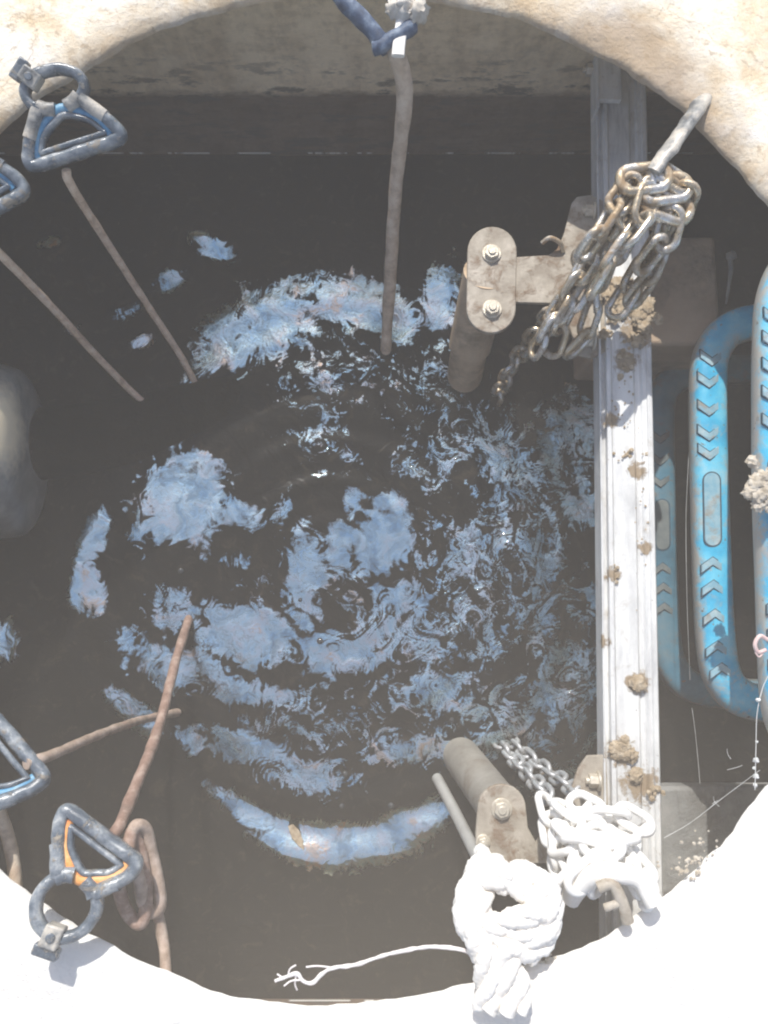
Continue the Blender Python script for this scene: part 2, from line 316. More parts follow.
class MB:
    def __init__(s): s.v, s.f = [], []
    def tube(s, pts, r, seg=12, closed=False, ref=None, flat=None, smooth=6, wob=0, wfreq=60, caps=True, power=2.0):
        """r: radius, list, or function of t; flat=(a,b) half sizes with b along ref"""
        if smooth and len(pts) > 2:
            if closed:
                q = [Vector(p) for p in pts]; n = len(q); pts = []
                for i in range(n):
                    p0,p1,p2,p3 = q[i-1],q[i],q[(i+1)%n],q[(i+2)%n]
                    for k in range(smooth):
                        t = k/smooth
                        pts.append(.5*((2*p1)+(p2-p0)*t+(2*p0-5*p1+4*p2-p3)*t*t+(3*p1-p0-3*p2+p3)*t**3))
            else: pts = smooth_path(pts, smooth)
        pts = [Vector(p) for p in pts]; n = len(pts); base = len(s.v)
        nrm = None
        for i, p in enumerate(pts):
            if closed: t = (pts[(i+1)%n]-pts[i-1]).normalized()
            else: t = (pts[min(i+1,n-1)]-pts[max(i-1,0)]).normalized()
            if ref is not None: b = Vector(ref); b = (b - t*b.dot(t)).normalized()
            else:
                if nrm is None:
                    b = Vector((0,0,1)) if abs(t.z) < .9 else Vector((1,0,0))
                else: b = nrm
                b = (b - t*b.dot(t)).normalized(); nrm = b
            a = b.cross(t)
            u = i/(n-1) if n > 1 else 0
            rr = r(u) if callable(r) else (r[min(int(u*(len(r)-1)), len(r)-1)] if isinstance(r, (list,tuple)) else r)
            for k in range(seg):
                th = 2*pi*k/seg
                ca, sa = cos(th), sin(th)
                if power != 2.0:
                    ca = math.copysign(abs(ca)**(2/power), ca); sa = math.copysign(abs(sa)**(2/power), sa)
                ra, rb = (flat[0], flat[1]) if flat else (rr, rr)
                q = a*ca*ra + b*sa*rb
                if wob:
                    w = noise.noise((p+q)*wfreq)*wob
                    q = q*(1+w)
                s.v.append(p+q)
        m = n if closed else n-1
        for i in range(m):
            for k in range(seg):
                a0 = base+i*seg+k; a1 = base+i*seg+(k+1)%seg
                j = (i+1)%n
                s.f.append((a0, a1, base+j*seg+(k+1)%seg, base+j*seg+k))
        if not closed and caps:
            s.f.append(tuple(base+k for k in range(seg))[::-1])
            s.f.append(tuple(base+(n-1)*seg+k for k in range(seg)))
    def prism(s, poly, d):
        """poly: 3D loop; d: extrusion vector"""
        b = len(s.v); n = len(poly); d = Vector(d)
        for p in poly: s.v.append(Vector(p))
        for p in poly: s.v.append(Vector(p)+d)
        s.f.append(tuple(range(b, b+n))); s.f.append(tuple(range(b+n, b+2*n))[::-1])
        for i in range(n):
            j = (i+1) % n; s.f.append((b+i, b+n+i, b+n+j, b+j))
    def box(s, c, x, y, z):
        c, x, y, z = map(Vector, (c, x, y, z))
        s.prism([c-x-y-z, c+x-y-z, c+x+y-z, c-x+y-z], z*2)
    def lump(s, c, r, sub=3, amp=.35, freq=3, seed=0, squash=(1,1,1)):
        bm = bmesh.new(); bmesh.ops.create_icosphere(bm, subdivisions=sub, radius=1)
        b = len(s.v); off = Vector((seed*3.7, seed*1.3, seed*7.1))
        for v in bm.verts:
            k = 1+amp*noise.fractal(v.co*freq+off, .8, 2.2, 4)
            s.v.append(Vector(c)+Vector((v.co.x*squash[0], v.co.y*squash[1], v.co.z*squash[2]))*r*k)
        for f in bm.faces: s.f.append(tuple(b+v.index for v in f.verts))
        bm.free()
    def build(s, name, mat, parent=None, loc=None, bevel=0, angle=40, flatshade=False):
        me = bpy.data.meshes.new(name)
        root = parent
        while root is not None and root.parent is not None: root = root.parent
        if root is not None: o0 = Vector(root.location)
        elif loc is not None: o0 = Vector(loc)
        else:
            o0 = sum(s.v, Vector())/len(s.v); 
        me.from_pydata([tuple(v-o0) for v in s.v], [], s.f); me.update()
        bm = bmesh.new(); bm.from_mesh(me); bmesh.ops.recalc_face_normals(bm, faces=bm.faces); bm.to_mesh(me); bm.free()
        o = bpy.data.objects.new(name, me); C.objects.link(o)
        if parent is not None: o.parent = parent
        else: o.location = o0
        me.materials.append(M[mat])
        if not flatshade:
            for p in me.polygons: p.use_smooth = True
            me.set_sharp_from_angle(angle=R(angle))
        if bevel:
            b = o.modifiers.new('bevel', 'BEVEL'); b.width = bevel; b.segments = 2; b.limit_method = 'ANGLE'; b.angle_limit = R(40)
        return o

def thing(name, label, cat, loc, group=None):
    o = bpy.data.objects.new(name, None); C.objects.link(o); o.location = loc; o.empty_display_size = .02
    o['label'] = label; o['category'] = cat
    if group: o['group'] = group
    return o
def tag(o, label, cat, group=None):
    o['label'] = label; o['category'] = cat
    if group: o['group'] = group
    return o
def struct(o): o['kind'] = 'structure'; return o
UP = Vector((0,0,1))

# ------------------------------------------------------------------ slab with the round opening
RC = Vector((-.037, .180, 0)); RR = .56
def slab():
    seg = 360; prof = [(.0,-.002),(.0005,.001),(.002,.0035),(.005,.0055),(.009,.0072),(.014,.0085),(.021,.0095),(.03,.0102),(.04,.0106),(.055,.0110),(.075,.0112),(.1,.0115),(.14,.012),(.2,.012),(.3,.0125),(.45,.013),(.6,.013)]
    verts, faces = [], []
    def rad(th):
        d = Vector((cos(th), sin(th), 0))
        r = RR + .006*noise.noise(d*2.3) + .0045*noise.noise(d*8) + .0026*noise.noise(d*26) + .0016*noise.noise(d*70)
        return r
    outer = 1.25
    for i in range(seg):
        th = 2*pi*i/seg; c, s_ = cos(th), sin(th); r0 = rad(th)
        ro = outer/max(abs(c), abs(s_))
        ring = []
        for (dr, z) in prof:
            r = r0+dr
            q = Vector((RC.x+c*r, RC.y+s_*r, z))
            if z > 0: q.z += .0030*noise.noise(q*14) * (1 if dr > .004 else .3) + .0012*noise.noise(q*60)
            if .004 < dr < .1:
                w = .0035*noise.noise(Vector((c*r, s_*r, z))*30); q.x += c*w; q.y += s_*w
            ring.append(q)
        ring.append(Vector((RC.x+c*ro, RC.y+s_*ro, .013))); ring.append(Vector((RC.x+c*ro, RC.y+s_*ro, -.002)))
        verts += ring
    k = len(prof)+2
    for i in range(seg):
        j = (i+1) % seg
        for a in range(k):
            b = (a+1) % k
            faces.append((i*k+a, j*k+a, j*k+b, i*k+b))
    m = MB(); m.v = verts; m.f = faces
    o = m.build('concrete_slab', 'slab', loc=(RC.x, RC.y, 0), angle=60)
    tag(o, 'sunlit cream concrete slab with the round rough-edged opening over the pit', 'slab')
slab()

XL, XR, YN, YF = -.74, .64, -.535, .76
# ground: one sheet with a square gap under the slab, out to the horizon
g = MB(); E = 400.0; q0 = (-1.0, -.8, .95, 1.05)
x0, y0, x1, y1 = q0
for i, (a, b, c_, d) in enumerate([((-E,-E),(E,-E),(x1,y0),(x0,y0)), ((E,-E),(E,E),(x1,y1),(x1,y0)), ((E,E),(-E,E),(x0,y1),(x1,y1)), ((-E,E),(-E,-E),(x0,y0),(x0,y1))]):
    bse = len(g.v)
    for (x, y) in (a, b, c_, d): g.v.append(Vector((x, y, -.006)))
    g.f.append((bse, bse+1, bse+2, bse+3))
struct(g.build('ground', 'soil', loc=(0,0,-.006)))
def wallbox(name, lo, hi, label):
    m = MB(); lo, hi = Vector(lo), Vector(hi); c = (lo+hi)/2; h = (hi-lo)/2
    m.box(c, (h.x,0,0), (0,h.y,0), (0,0,h.z))
    o = m.build(name, 'wall', loc=(c.x,c.y,lo.z)); tag(o, label, 'wall')
B = -1.1; T = -.002
wallbox('concrete_wall', (XL, YF, B), (XR, YF+.25, T), 'far pit wall, pale beige above a dark damp band and white tide line')
wallbox('concrete_wall', (XR, YN-.25, B), (XR+.28, YF+.25, T), 'shaded right pit wall that carries the blue steps')
wallbox('concrete_wall', (XL-.25, YN-.25, B), (XL, YF+.25, T), 'shaded left pit wall behind the black pipe')
wallbox('concrete_wall', (XL, YN-.25, B), (XR, YN, T), 'near pit wall below the bright white rim')

# ------------------------------------------------------------------ water
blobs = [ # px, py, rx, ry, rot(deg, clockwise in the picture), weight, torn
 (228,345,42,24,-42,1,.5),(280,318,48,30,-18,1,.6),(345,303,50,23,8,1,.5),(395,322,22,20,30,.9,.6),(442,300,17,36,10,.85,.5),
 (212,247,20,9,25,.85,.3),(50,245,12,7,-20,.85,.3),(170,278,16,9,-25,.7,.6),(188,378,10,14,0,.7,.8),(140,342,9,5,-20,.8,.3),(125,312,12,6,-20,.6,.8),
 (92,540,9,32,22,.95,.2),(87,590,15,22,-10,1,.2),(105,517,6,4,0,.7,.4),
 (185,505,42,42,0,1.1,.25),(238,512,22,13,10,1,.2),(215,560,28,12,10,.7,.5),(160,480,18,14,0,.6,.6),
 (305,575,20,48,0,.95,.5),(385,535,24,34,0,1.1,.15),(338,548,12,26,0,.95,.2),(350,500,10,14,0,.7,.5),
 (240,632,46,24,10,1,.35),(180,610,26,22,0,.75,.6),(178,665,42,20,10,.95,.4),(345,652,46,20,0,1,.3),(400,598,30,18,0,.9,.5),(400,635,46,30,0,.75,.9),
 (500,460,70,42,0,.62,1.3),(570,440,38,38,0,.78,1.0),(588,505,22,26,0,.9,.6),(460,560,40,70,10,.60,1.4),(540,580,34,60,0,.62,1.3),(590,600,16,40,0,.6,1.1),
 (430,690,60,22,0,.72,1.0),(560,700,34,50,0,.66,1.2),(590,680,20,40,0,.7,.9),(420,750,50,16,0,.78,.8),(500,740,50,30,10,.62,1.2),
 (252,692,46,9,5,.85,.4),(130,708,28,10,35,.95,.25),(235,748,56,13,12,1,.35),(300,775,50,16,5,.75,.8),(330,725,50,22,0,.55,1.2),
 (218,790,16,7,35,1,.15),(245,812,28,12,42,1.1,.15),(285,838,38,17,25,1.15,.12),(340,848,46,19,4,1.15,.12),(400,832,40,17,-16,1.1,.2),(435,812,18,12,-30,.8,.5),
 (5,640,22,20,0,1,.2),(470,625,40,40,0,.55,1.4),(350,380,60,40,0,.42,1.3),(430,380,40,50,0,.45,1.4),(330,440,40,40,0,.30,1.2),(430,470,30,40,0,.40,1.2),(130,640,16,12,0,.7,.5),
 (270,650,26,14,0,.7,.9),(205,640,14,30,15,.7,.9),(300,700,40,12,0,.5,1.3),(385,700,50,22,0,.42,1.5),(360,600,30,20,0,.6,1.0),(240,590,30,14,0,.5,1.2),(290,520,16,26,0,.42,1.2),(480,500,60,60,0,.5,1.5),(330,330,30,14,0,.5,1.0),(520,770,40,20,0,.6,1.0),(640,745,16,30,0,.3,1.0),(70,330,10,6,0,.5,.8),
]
RC0 = Vector((-.037, .18, 0))
def water():
    n = 640
    xs = np.linspace(XL-.02, XR+.02, n); ys = np.linspace(YN-.02, YF+.02, n)
    X, Y = np.meshgrid(xs, ys)
    # the same pixel mapping, forwards, for the patches masked to show sky reflection
    dz = WATER - CAMZ
    yc = Y*cos(TILT) + dz*sin(TILT); zc = -Y*sin(TILT) + dz*cos(TILT)
    px = W/2 + F*X/(-zc); py = H/2 - F*yc/(-zc)
    sky_mask = np.zeros_like(X) - .25; torn = np.full_like(X, .35)
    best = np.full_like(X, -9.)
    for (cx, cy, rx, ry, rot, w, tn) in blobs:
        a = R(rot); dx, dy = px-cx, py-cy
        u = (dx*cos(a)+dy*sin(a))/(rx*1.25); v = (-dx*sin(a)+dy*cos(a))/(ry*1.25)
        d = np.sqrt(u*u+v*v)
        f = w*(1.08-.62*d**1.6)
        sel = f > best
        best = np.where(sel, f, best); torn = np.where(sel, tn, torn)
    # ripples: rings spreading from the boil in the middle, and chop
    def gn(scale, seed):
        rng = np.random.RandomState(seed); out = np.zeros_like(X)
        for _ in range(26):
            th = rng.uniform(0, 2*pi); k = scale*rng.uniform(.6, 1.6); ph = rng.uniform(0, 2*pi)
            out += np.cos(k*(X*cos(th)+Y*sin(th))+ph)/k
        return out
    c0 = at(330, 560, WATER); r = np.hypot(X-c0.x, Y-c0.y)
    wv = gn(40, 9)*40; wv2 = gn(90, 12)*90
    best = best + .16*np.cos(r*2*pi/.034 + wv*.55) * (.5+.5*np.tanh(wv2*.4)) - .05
    sky_mask = np.clip(best, -.5, 1.0)
    # streaks curling round the boil
    c9 = at(372, 500, WATER); r9 = np.hypot(X-c9.x, Y-c9.y)
    th = np.arctan2(Y-c9.y, X-c9.x) + 1.2*wv2*.12 + .25*r9/.25
    lr = r9*2.6 + .05*wv
    rng = np.random.RandomState(21); swirl = np.zeros_like(X)
    for _ in range(40):
        ka = rng.randint(3, 22); kr = rng.uniform(14, 44); ph = rng.uniform(0, 2*pi)
        swirl += np.cos(ka*th*1.0 + kr*lr + ph + .8*wv2*.3)
    swirl = swirl/4.5*np.clip((r9-.02)/.10, 0, 1)
    tilt = np.zeros_like(X)
    for (cx, cy, rx, ry, rot, w, tn) in blobs:
        c1 = at(cx, cy, WATER); land = c1*1.0; land.z = 0; k = 1 - WATER/(CAMZ-WATER)
        off = Vector((c1.x*k, c1.y*k, 0)) - RC0; ex = off.length - .46
        if ex > 0:
            sl = off.normalized()*min(.30, (ex+.02)/(.36*2*1.25))
            a = R(rot); dx, dy = px-cx, py-cy
            u = (dx*cos(a)+dy*sin(a))/(rx*1.5); v_ = (-dx*sin(a)+dy*cos(a))/(ry*1.5)
            win = np.exp(-(u*u+v_*v_)**2)
            tilt += win*(sl.x*(X-c1.x)+sl.y*(Y-c1.y))
    rg = np.exp(-((r-.27)/.26)**2)
    hgt = .0012*np.cos(r*2*pi/.060)*rg + .0007*np.cos(r*2*pi/.033+1.3)*np.exp(-(r/.25)**2)
    hgt += .010*gn(26, 3) + .0065*gn(70, 5)*(.35+torn)
    Z = WATER + hgt*.7 + tilt
    v = np.stack([X, Y, Z-WATER], -1).reshape(-1, 3)
    idx = np.arange(n*n).reshape(n, n)
    f = np.stack([idx[:-1,:-1], idx[:-1,1:], idx[1:,1:], idx[1:,:-1]], -1).reshape(-1, 4)
    me = bpy.data.meshes.new('water')
    me.vertices.add(len(v)); me.vertices.foreach_set('co', v.astype(np.float32).ravel())
    me.loops.add(f.size); me.loops.foreach_set('vertex_index', f.astype(np.int32).ravel())
    me.polygons.add(len(f)); me.polygons.foreach_set('loop_start', np.arange(0, f.size, 4, dtype=np.int32))
    me.polygons.foreach_set('use_smooth', np.ones(len(f), dtype=bool))
    me.update(calc_edges=True)
    for nm, arr in (('clear', sky_mask), ('torn', torn), ('swirl', swirl)):
        a = me.attributes.new(nm, 'FLOAT', 'POINT'); a.data.foreach_set('value', arr.astype(np.float32).ravel())
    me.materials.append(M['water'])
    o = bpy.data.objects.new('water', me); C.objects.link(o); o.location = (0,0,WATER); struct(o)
water()

# little bubbles floating on the water
M['bubble'] = worn('bubble film', [(.3,(.03,.035,.04)),(.7,(.06,.065,.07))], 60, .08, 0, bstr=.05)
wh = ['on the left sky patch','below the centre of the boil','above the bottom sky crescent, right one','above the bottom sky crescent, left one','between the two lower sky bands','pale, up beside the dark pipe end','beside the middle sky streak','close to the lower rail pipe']
for i, (bx, by, br) in enumerate([(181,571,.0045),(320,641,.005),(391,806,.005),(342,806,.004),(345,774,.0045),(318,355,.006),(300,600,.003),(452,720,.004)]):
    m = MB(); p = at(bx, by, WATER+.002); m.lump(p, br, 3, .05, 2, i, (1,1,.7))
    tag(m.build('bubble', 'bubble'), 'small round bubble floating on dark water, ' + wh[i], 'bubble', 'bubbles on the dark water')

# ------------------------------------------------------------------ galvanised rail across the pit
def rail_beam():
    a, b = at(620.5, 60, BEAM), at(634.5, 925, BEAM)   # axis ends seen at the rim
    d = (b-a).normalized(); L0 = a - d*.06; L1 = b + d*.06
    # stretch to the two walls
    L0 = a + d*((YF-a.y)/d.y); L1 = b + d*((YN-b.y)/d.y)
    side = Vector((-d.y, d.x, 0)).normalized()
    if side.x < 0: side = -side
    root = thing('support_rail', 'long galvanised steel channel spotted with mud, crossing the pit beside the blue steps', 'rail', (L0+L1)/2)
    prof = [(-.034,-.030),(-.034,.000),(-.0315,.000),(-.0315,-.007),(-.0255,-.007),(-.0255,.0035),(-.020,.0035),(-.018,.0005),(.010,.0005),(.0125,-.0035),(.0185,-.0035),(.021,.0005),(.026,.0005),(.027,.003),(.0325,.003),(.034,.001),(.034,-.030),(.031,-.030),(.031,-.004),(-.031,-.010),(-.031,-.030)]
    m = MB(); m.prism([L0 + side*x + UP*z for x, z in prof], L1-L0)
    m.build('channel', 'beam', root, bevel=.0006)
    # top cleat with its bolt, hard by the far rim
    c = at(609, 84, BEAM+.012)
    m = MB(); m.box(c - d*.03 + UP*.0, side*.0155, d*.056, UP*.004); m.box(c - d*.03 - side*.0165 - UP*.01, side*.002, d*.068, UP*.016)
    cl = m.build('cleat', 'beam', root, bevel=.0008)
    def boltx(pc, axis, r=.0085, l=.011, parent=None):
        m = MB(); axis = Vector(axis).normalized()
        u = axis.orthogonal().normalized(); w = axis.cross(u)
        m.prism([pc + (u*cos(t)+w*sin(t))*r for t in [pi/3*i for i in range(6)]], axis*l)
        m.tube([pc-axis*.002, pc+axis*.001], r*1.35, 20, smooth=0)
        m.tube([pc, pc+axis*(l+.004)], r*.5, 14, smooth=0)
        return m.build('bolt', 'bolt', parent, bevel=.0006)
    boltx(at(594, 70, BEAM-.004), -side, parent=cl)
    return root, d, side, boltx
rail, RD, RS, boltx = rail_beam()

def hexbolt(parent, p, r=.0115, h=.006, mat='bolt'):
    m = MB()
    m.tube([p - UP*.002, p + UP*.0016], r*1.12, 24, smooth=0)
    m.prism([p + UP*.0015 + Vector((cos(t), sin(t), 0))*r*.86 for t in [pi/3*i+.3 for i in range(6)]], UP*h)
    m.tube([p + UP*.0015, p + UP*(h+.0035)], r*.45, 14, smooth=0)
    return m.build('bolt', mat, parent, bevel=.0008)

def poly_at(px, z): return [at(x, y, z) for x, y in px]
def stadium(cx, cy, w, h, rot=0, n=14):
    out = []; r = w/2; s = h/2-r
    for i in range(n+1):
        t = pi*i/n; out.append((cx+r*cos(t), cy-s-r*sin(t)))
    for i in range(n+1):
        t = pi+pi*i/n; out.append((cx+r*cos(t), cy+s-r*sin(t)))
    a = R(rot)
    return [(cx+(x-cx)*cos(a)-(y-cy)*sin(a), cy+(x-cx)*sin(a)+(y-cy)*cos(a)) for x, y in out]

# upper guide pipe with its oval head plate and arm
g1 = thing('guide_pipe', 'muddy brown guide pipe with oval two-bolt head plate, upper one near the chain', 'guide pipe', at(462, 392, WATER), 'pump guide pipes')
m = MB(); p0 = at(487, 272, BEAM-.012); p1 = at(470, 346, -.285); p2 = at(461, 396, -.42)
m.tube([p0, p0.lerp(p1,.5), p1], .0315, 36, smooth=3, wob=.01, wfreq=40); m.build('sleeve', 'pipe', g1, angle=60)
m = MB(); m.tube([p1 - (p2-p1)*.1, p1.lerp(p2,.5), p2], .0275, 32, smooth=3, wob=.01); m.build('pipe', 'pipe', g1, angle=60)
m = MB(); m.prism(poly_at(stadium(491, 282, 49, 106, 1), BEAM-.008), UP*.007)
hp = m.build('head_plate', 'zincdull', g1, bevel=.0014)
hexbolt(hp, at(491.5, 253.5, BEAM)); hexbolt(hp, at(492, 309, BEAM))
m = MB(); m.prism(poly_at([(514,259),(548,257),(556,251),(563,236),(571,205),(576,199),(590,197),(606,205),(606,352),(590,360),(577,356),(574,345),(566,322),(552,305),(514,304)], BEAM-.010), UP*.006)
br = m.build('bracket', 'zincdull', g1, bevel=.001)
boltx(at(593, 211, BEAM-.002), -RS, parent=br); boltx(at(593, 340, BEAM-.002), -RS, .010, parent=br)
m = MB(); m.tube([at(542,243,BEAM+.002), at(550,238,BEAM+.010), at(560,243,BEAM+.006), at(563,252,BEAM-.004)], .0032, 10); m.build('hook', 'chain', br)

# lower guide pipe
g2 = thing('guide_pipe', 'sunlit guide pipe with pale bolted plate beside the white rope, lower one', 'guide pipe', at(462, 762, WATER), 'pump guide pipes')
m = MB(); q0 = at(503, 812, BEAM-.014); q1 = at(462, 757, -.36); q2 = q1+(q1-q0)*.15
m.tube([q0, q0.lerp(q2,.5), q2], lambda t: .0275, 32, smooth=3, wob=.01); m.build('pipe', 'pipedull', g2, angle=60)
m = MB(); sh = []
for i in range(13):
    t = pi - pi*i/12; sh.append((501+24*cos(t), 807-24*sin(t)))
sh += [(527,826),(536,843),(547,862),(500,862),(476,858),(475,832)]
m.prism(poly_at(sh, BEAM-.008), UP*.007); hp = m.build('head_plate', 'zincdull', g2, bevel=.0014)
hexbolt(hp, at(501.5, 809, BEAM)); hexbolt(hp, at(483, 842, BEAM), .008)
m = MB(); m.prism(poly_at([(586,755),(605,754),(607,800),(607,850),(545,862),(530,848),(555,812),(570,790),(577,768)], BEAM-.010), UP*.006)
br = m.build('bracket', 'zincdull', g2, bevel=.001)
boltx(at(598, 781, BEAM-.002), -RS, parent=br)
m = MB(); m.tube(A([(437,778,-.36),(455,812,-.27),(478,858,-.15),(492,885,-.08)]), .0078, 16); tag(m.build('thin_pole', 'pipegrey', angle=60), 'thin dull grey pole slanting down to the water beside the lower guide pipe', 'pole')

# ------------------------------------------------------------------ blue step irons
def step(label, z, path, wpx, gripys, pad, deep=False):
    pts = [at(x, y, z) for x, y in path]
    root = thing('step_iron', label, 'step', (XR, (pts[0].y+pts[-1].y)/2, z), 'blue step irons up the right wall')
    pts[0] = Vector((XR-.001, pts[0].y, z)); pts[-1] = Vector((XR-.001, pts[-1].y, z))
    mat, gm = ('bluedeep','gripdeep') if deep else ('blue','grip')
    sc = (CAMZ-z)/F; hw = wpx/2*sc
    m = MB(); m.tube(pts, 1, 28, smooth=10, ref=UP, flat=(hw, hw*.85), power=2.7); m.build('loop', mat, root, angle=70)
    # tread band: chevrons lie a little proud of the bar
    def barx(y):
        for (xa, ya), (xb, yb) in zip(path, path[1:]):
            if ya <= y <= yb and yb > ya: return xa+(xb-xa)*(y-ya)/(yb-ya)
        return path[len(path)//2][0]
    zt = z + hw*.85
    for (y, s) in gripys:
        x = barx(y)+1.5; w = wpx*.31; t = 7.5*wpx/36
        def drop(a): return zt - .0035*(abs(a-x)/w)**2.4*(wpx/36)
        def chev(grow, hgt, lift):
            top, bot, n = [], [], 8
            for i in range(n+1):
                a = x + (w+grow)*(2*i/n-1); yy = y + s*abs(a-x)*.72
                top.append(at(a, yy-t/2-grow, drop(a)+lift)); bot.append(at(a, yy+t/2+grow, drop(a)+lift))
            mm = MB(); mm.v = top+bot+[p-UP*hgt for p in top+bot]; N1 = n+1
            for i in range(n):
                mm.f += [(i,i+1,N1+i+1,N1+i), (2*N1+i,3*N1+i,3*N1+i+1,2*N1+i+1), (i,2*N1+i,2*N1+i+1,i+1), (N1+i,N1+i+1,3*N1+i+1,3*N1+i)]
            mm.f += [(0,N1,3*N1,2*N1), (n,2*N1+n,3*N1+n,N1+n)]
            return mm
        o = chev(0, .005, .0018).build('grip_chevron', gm, root, bevel=.0004)
        chev(1.0, .004, .0006).build('chevron_outline', 'groove', o)
    if pad:
        y0, y1 = pad; x = (barx(y0)+barx(y1))/2+2; w = wpx*.44
        m = MB(); m.prism([at(a, b, zt-.0015) for a, b in stadium(x, (y0+y1)/2, w, y1-y0, -1)], UP*.0022); m.build('grip_pad', gm, root, bevel=.0008)
        m = MB(); m.prism([at(a, b, zt-.0018) for a, b in stadium(x, (y0+y1)/2, w+2.6, y1-y0+2.6, -1)], UP*.0019); m.build('pad_outline', 'groove', root)
    return root
step('bright blue step iron nearest the rim, muddy, with a clump of debris on it', -.03,
     [(880,246),(820,252),(792,268),(778,300),(775,350),(775,420),(776,500),(779,580),(782,660),(786,710),(800,738),(830,752),(880,756)], 43,
     [(322,-1),(345,-1),(372,-1),(400,-1),(428,-1),(600,1),(625,1),(655,1)], (455,570))
step('bright blue step iron fully in view in the middle, chevrons and long oval pad', -.19,
     [(860,322),(790,322),(750,323),(727,332),(713,350),(708,376),(708,440),(710,520),(713,600),(717,655),(725,682),(742,698),(768,704),(800,706),(860,707)], 36,
     [(362,-1),(384,-1),(412,-1),(437,-1),(456,-1),(561,1),(584,1),(613,1),(645,1),(667,1)], (473,546))
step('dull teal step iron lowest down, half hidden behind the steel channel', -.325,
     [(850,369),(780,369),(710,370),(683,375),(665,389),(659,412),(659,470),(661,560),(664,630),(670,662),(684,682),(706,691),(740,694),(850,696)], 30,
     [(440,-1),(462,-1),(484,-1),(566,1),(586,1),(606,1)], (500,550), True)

# brown block and grey ledge against the right wall
m = MB(); a = at(722, 345, -.20); b = at(722, 236, -.20)
m.box(((a.x+.30)/2, (a.y+b.y)/2, -.42), ((a.x-.30)/2,0,0), (0,(b.y-a.y)/2,0), (0,0,.22))
tag(m.build('concrete_block', 'blockbrown', loc=(.4,a.y,-.64), bevel=.006), 'brown stained concrete block behind the middle blue step', 'block')
m = MB(); a = at(655, 786, -.33); 
m.box(((XR+a.x)/2-.001, (YN+a.y)/2, -.50), ((XR-a.x)/2-.001,0,0), (0,(a.y-YN)/2-.001,0), (0,0,.17))
tag(m.build('concrete_ledge', 'ledge', loc=(.5,-.4,-.67), bevel=.006), 'damp grey concrete ledge under cobwebs in the lower right corner', 'ledge')
m = MB(); m.tube(A([(729,253,-.19),(731,268,-.19),(729,285,-.19),(726,304,-.195)]), lambda t: .0042-.003*t, 8, wob=.3); m.lump(at(732,256,-.188), .007, 2, .4, 3, 2)
tag(m.build('root_strand', 'ledge'), 'short pale hanging strand between the brown block and the nearest blue step', 'root')

# ------------------------------------------------------------------ black pipe on the left
bp = thing('discharge_pipe', 'thick black pipe with a shiny grey elbow reaching into the water from the left', 'pipe', at(-30, 440, -.2))
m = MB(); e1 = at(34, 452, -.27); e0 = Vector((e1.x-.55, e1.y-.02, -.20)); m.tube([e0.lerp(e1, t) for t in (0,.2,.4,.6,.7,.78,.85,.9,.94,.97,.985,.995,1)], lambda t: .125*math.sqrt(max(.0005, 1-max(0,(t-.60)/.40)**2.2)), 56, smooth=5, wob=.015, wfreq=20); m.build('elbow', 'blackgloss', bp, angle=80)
m = MB(); pc = e0.lerp(e1, .80); rr = .1135; m.tube([pc+Vector((.02*cos(t), rr*cos(t), rr*sin(t)))  for t in [2*pi*i/60 for i in range(60)]], .0024, 8, closed=True, smooth=1, wob=.6, wfreq=120); m.build('seam', 'blackgloss', bp)
m = MB(); m.tube(A([(0,446,-.27),(60,442,-.335),(140,428,-.375),(205,410,-.395),(255,396,-.42),(300,388,-.45)]), lambda t: .056-.006*t, 36, smooth=8, wob=.06, wfreq=14); m.build('pipe', 'black', bp, angle=70)

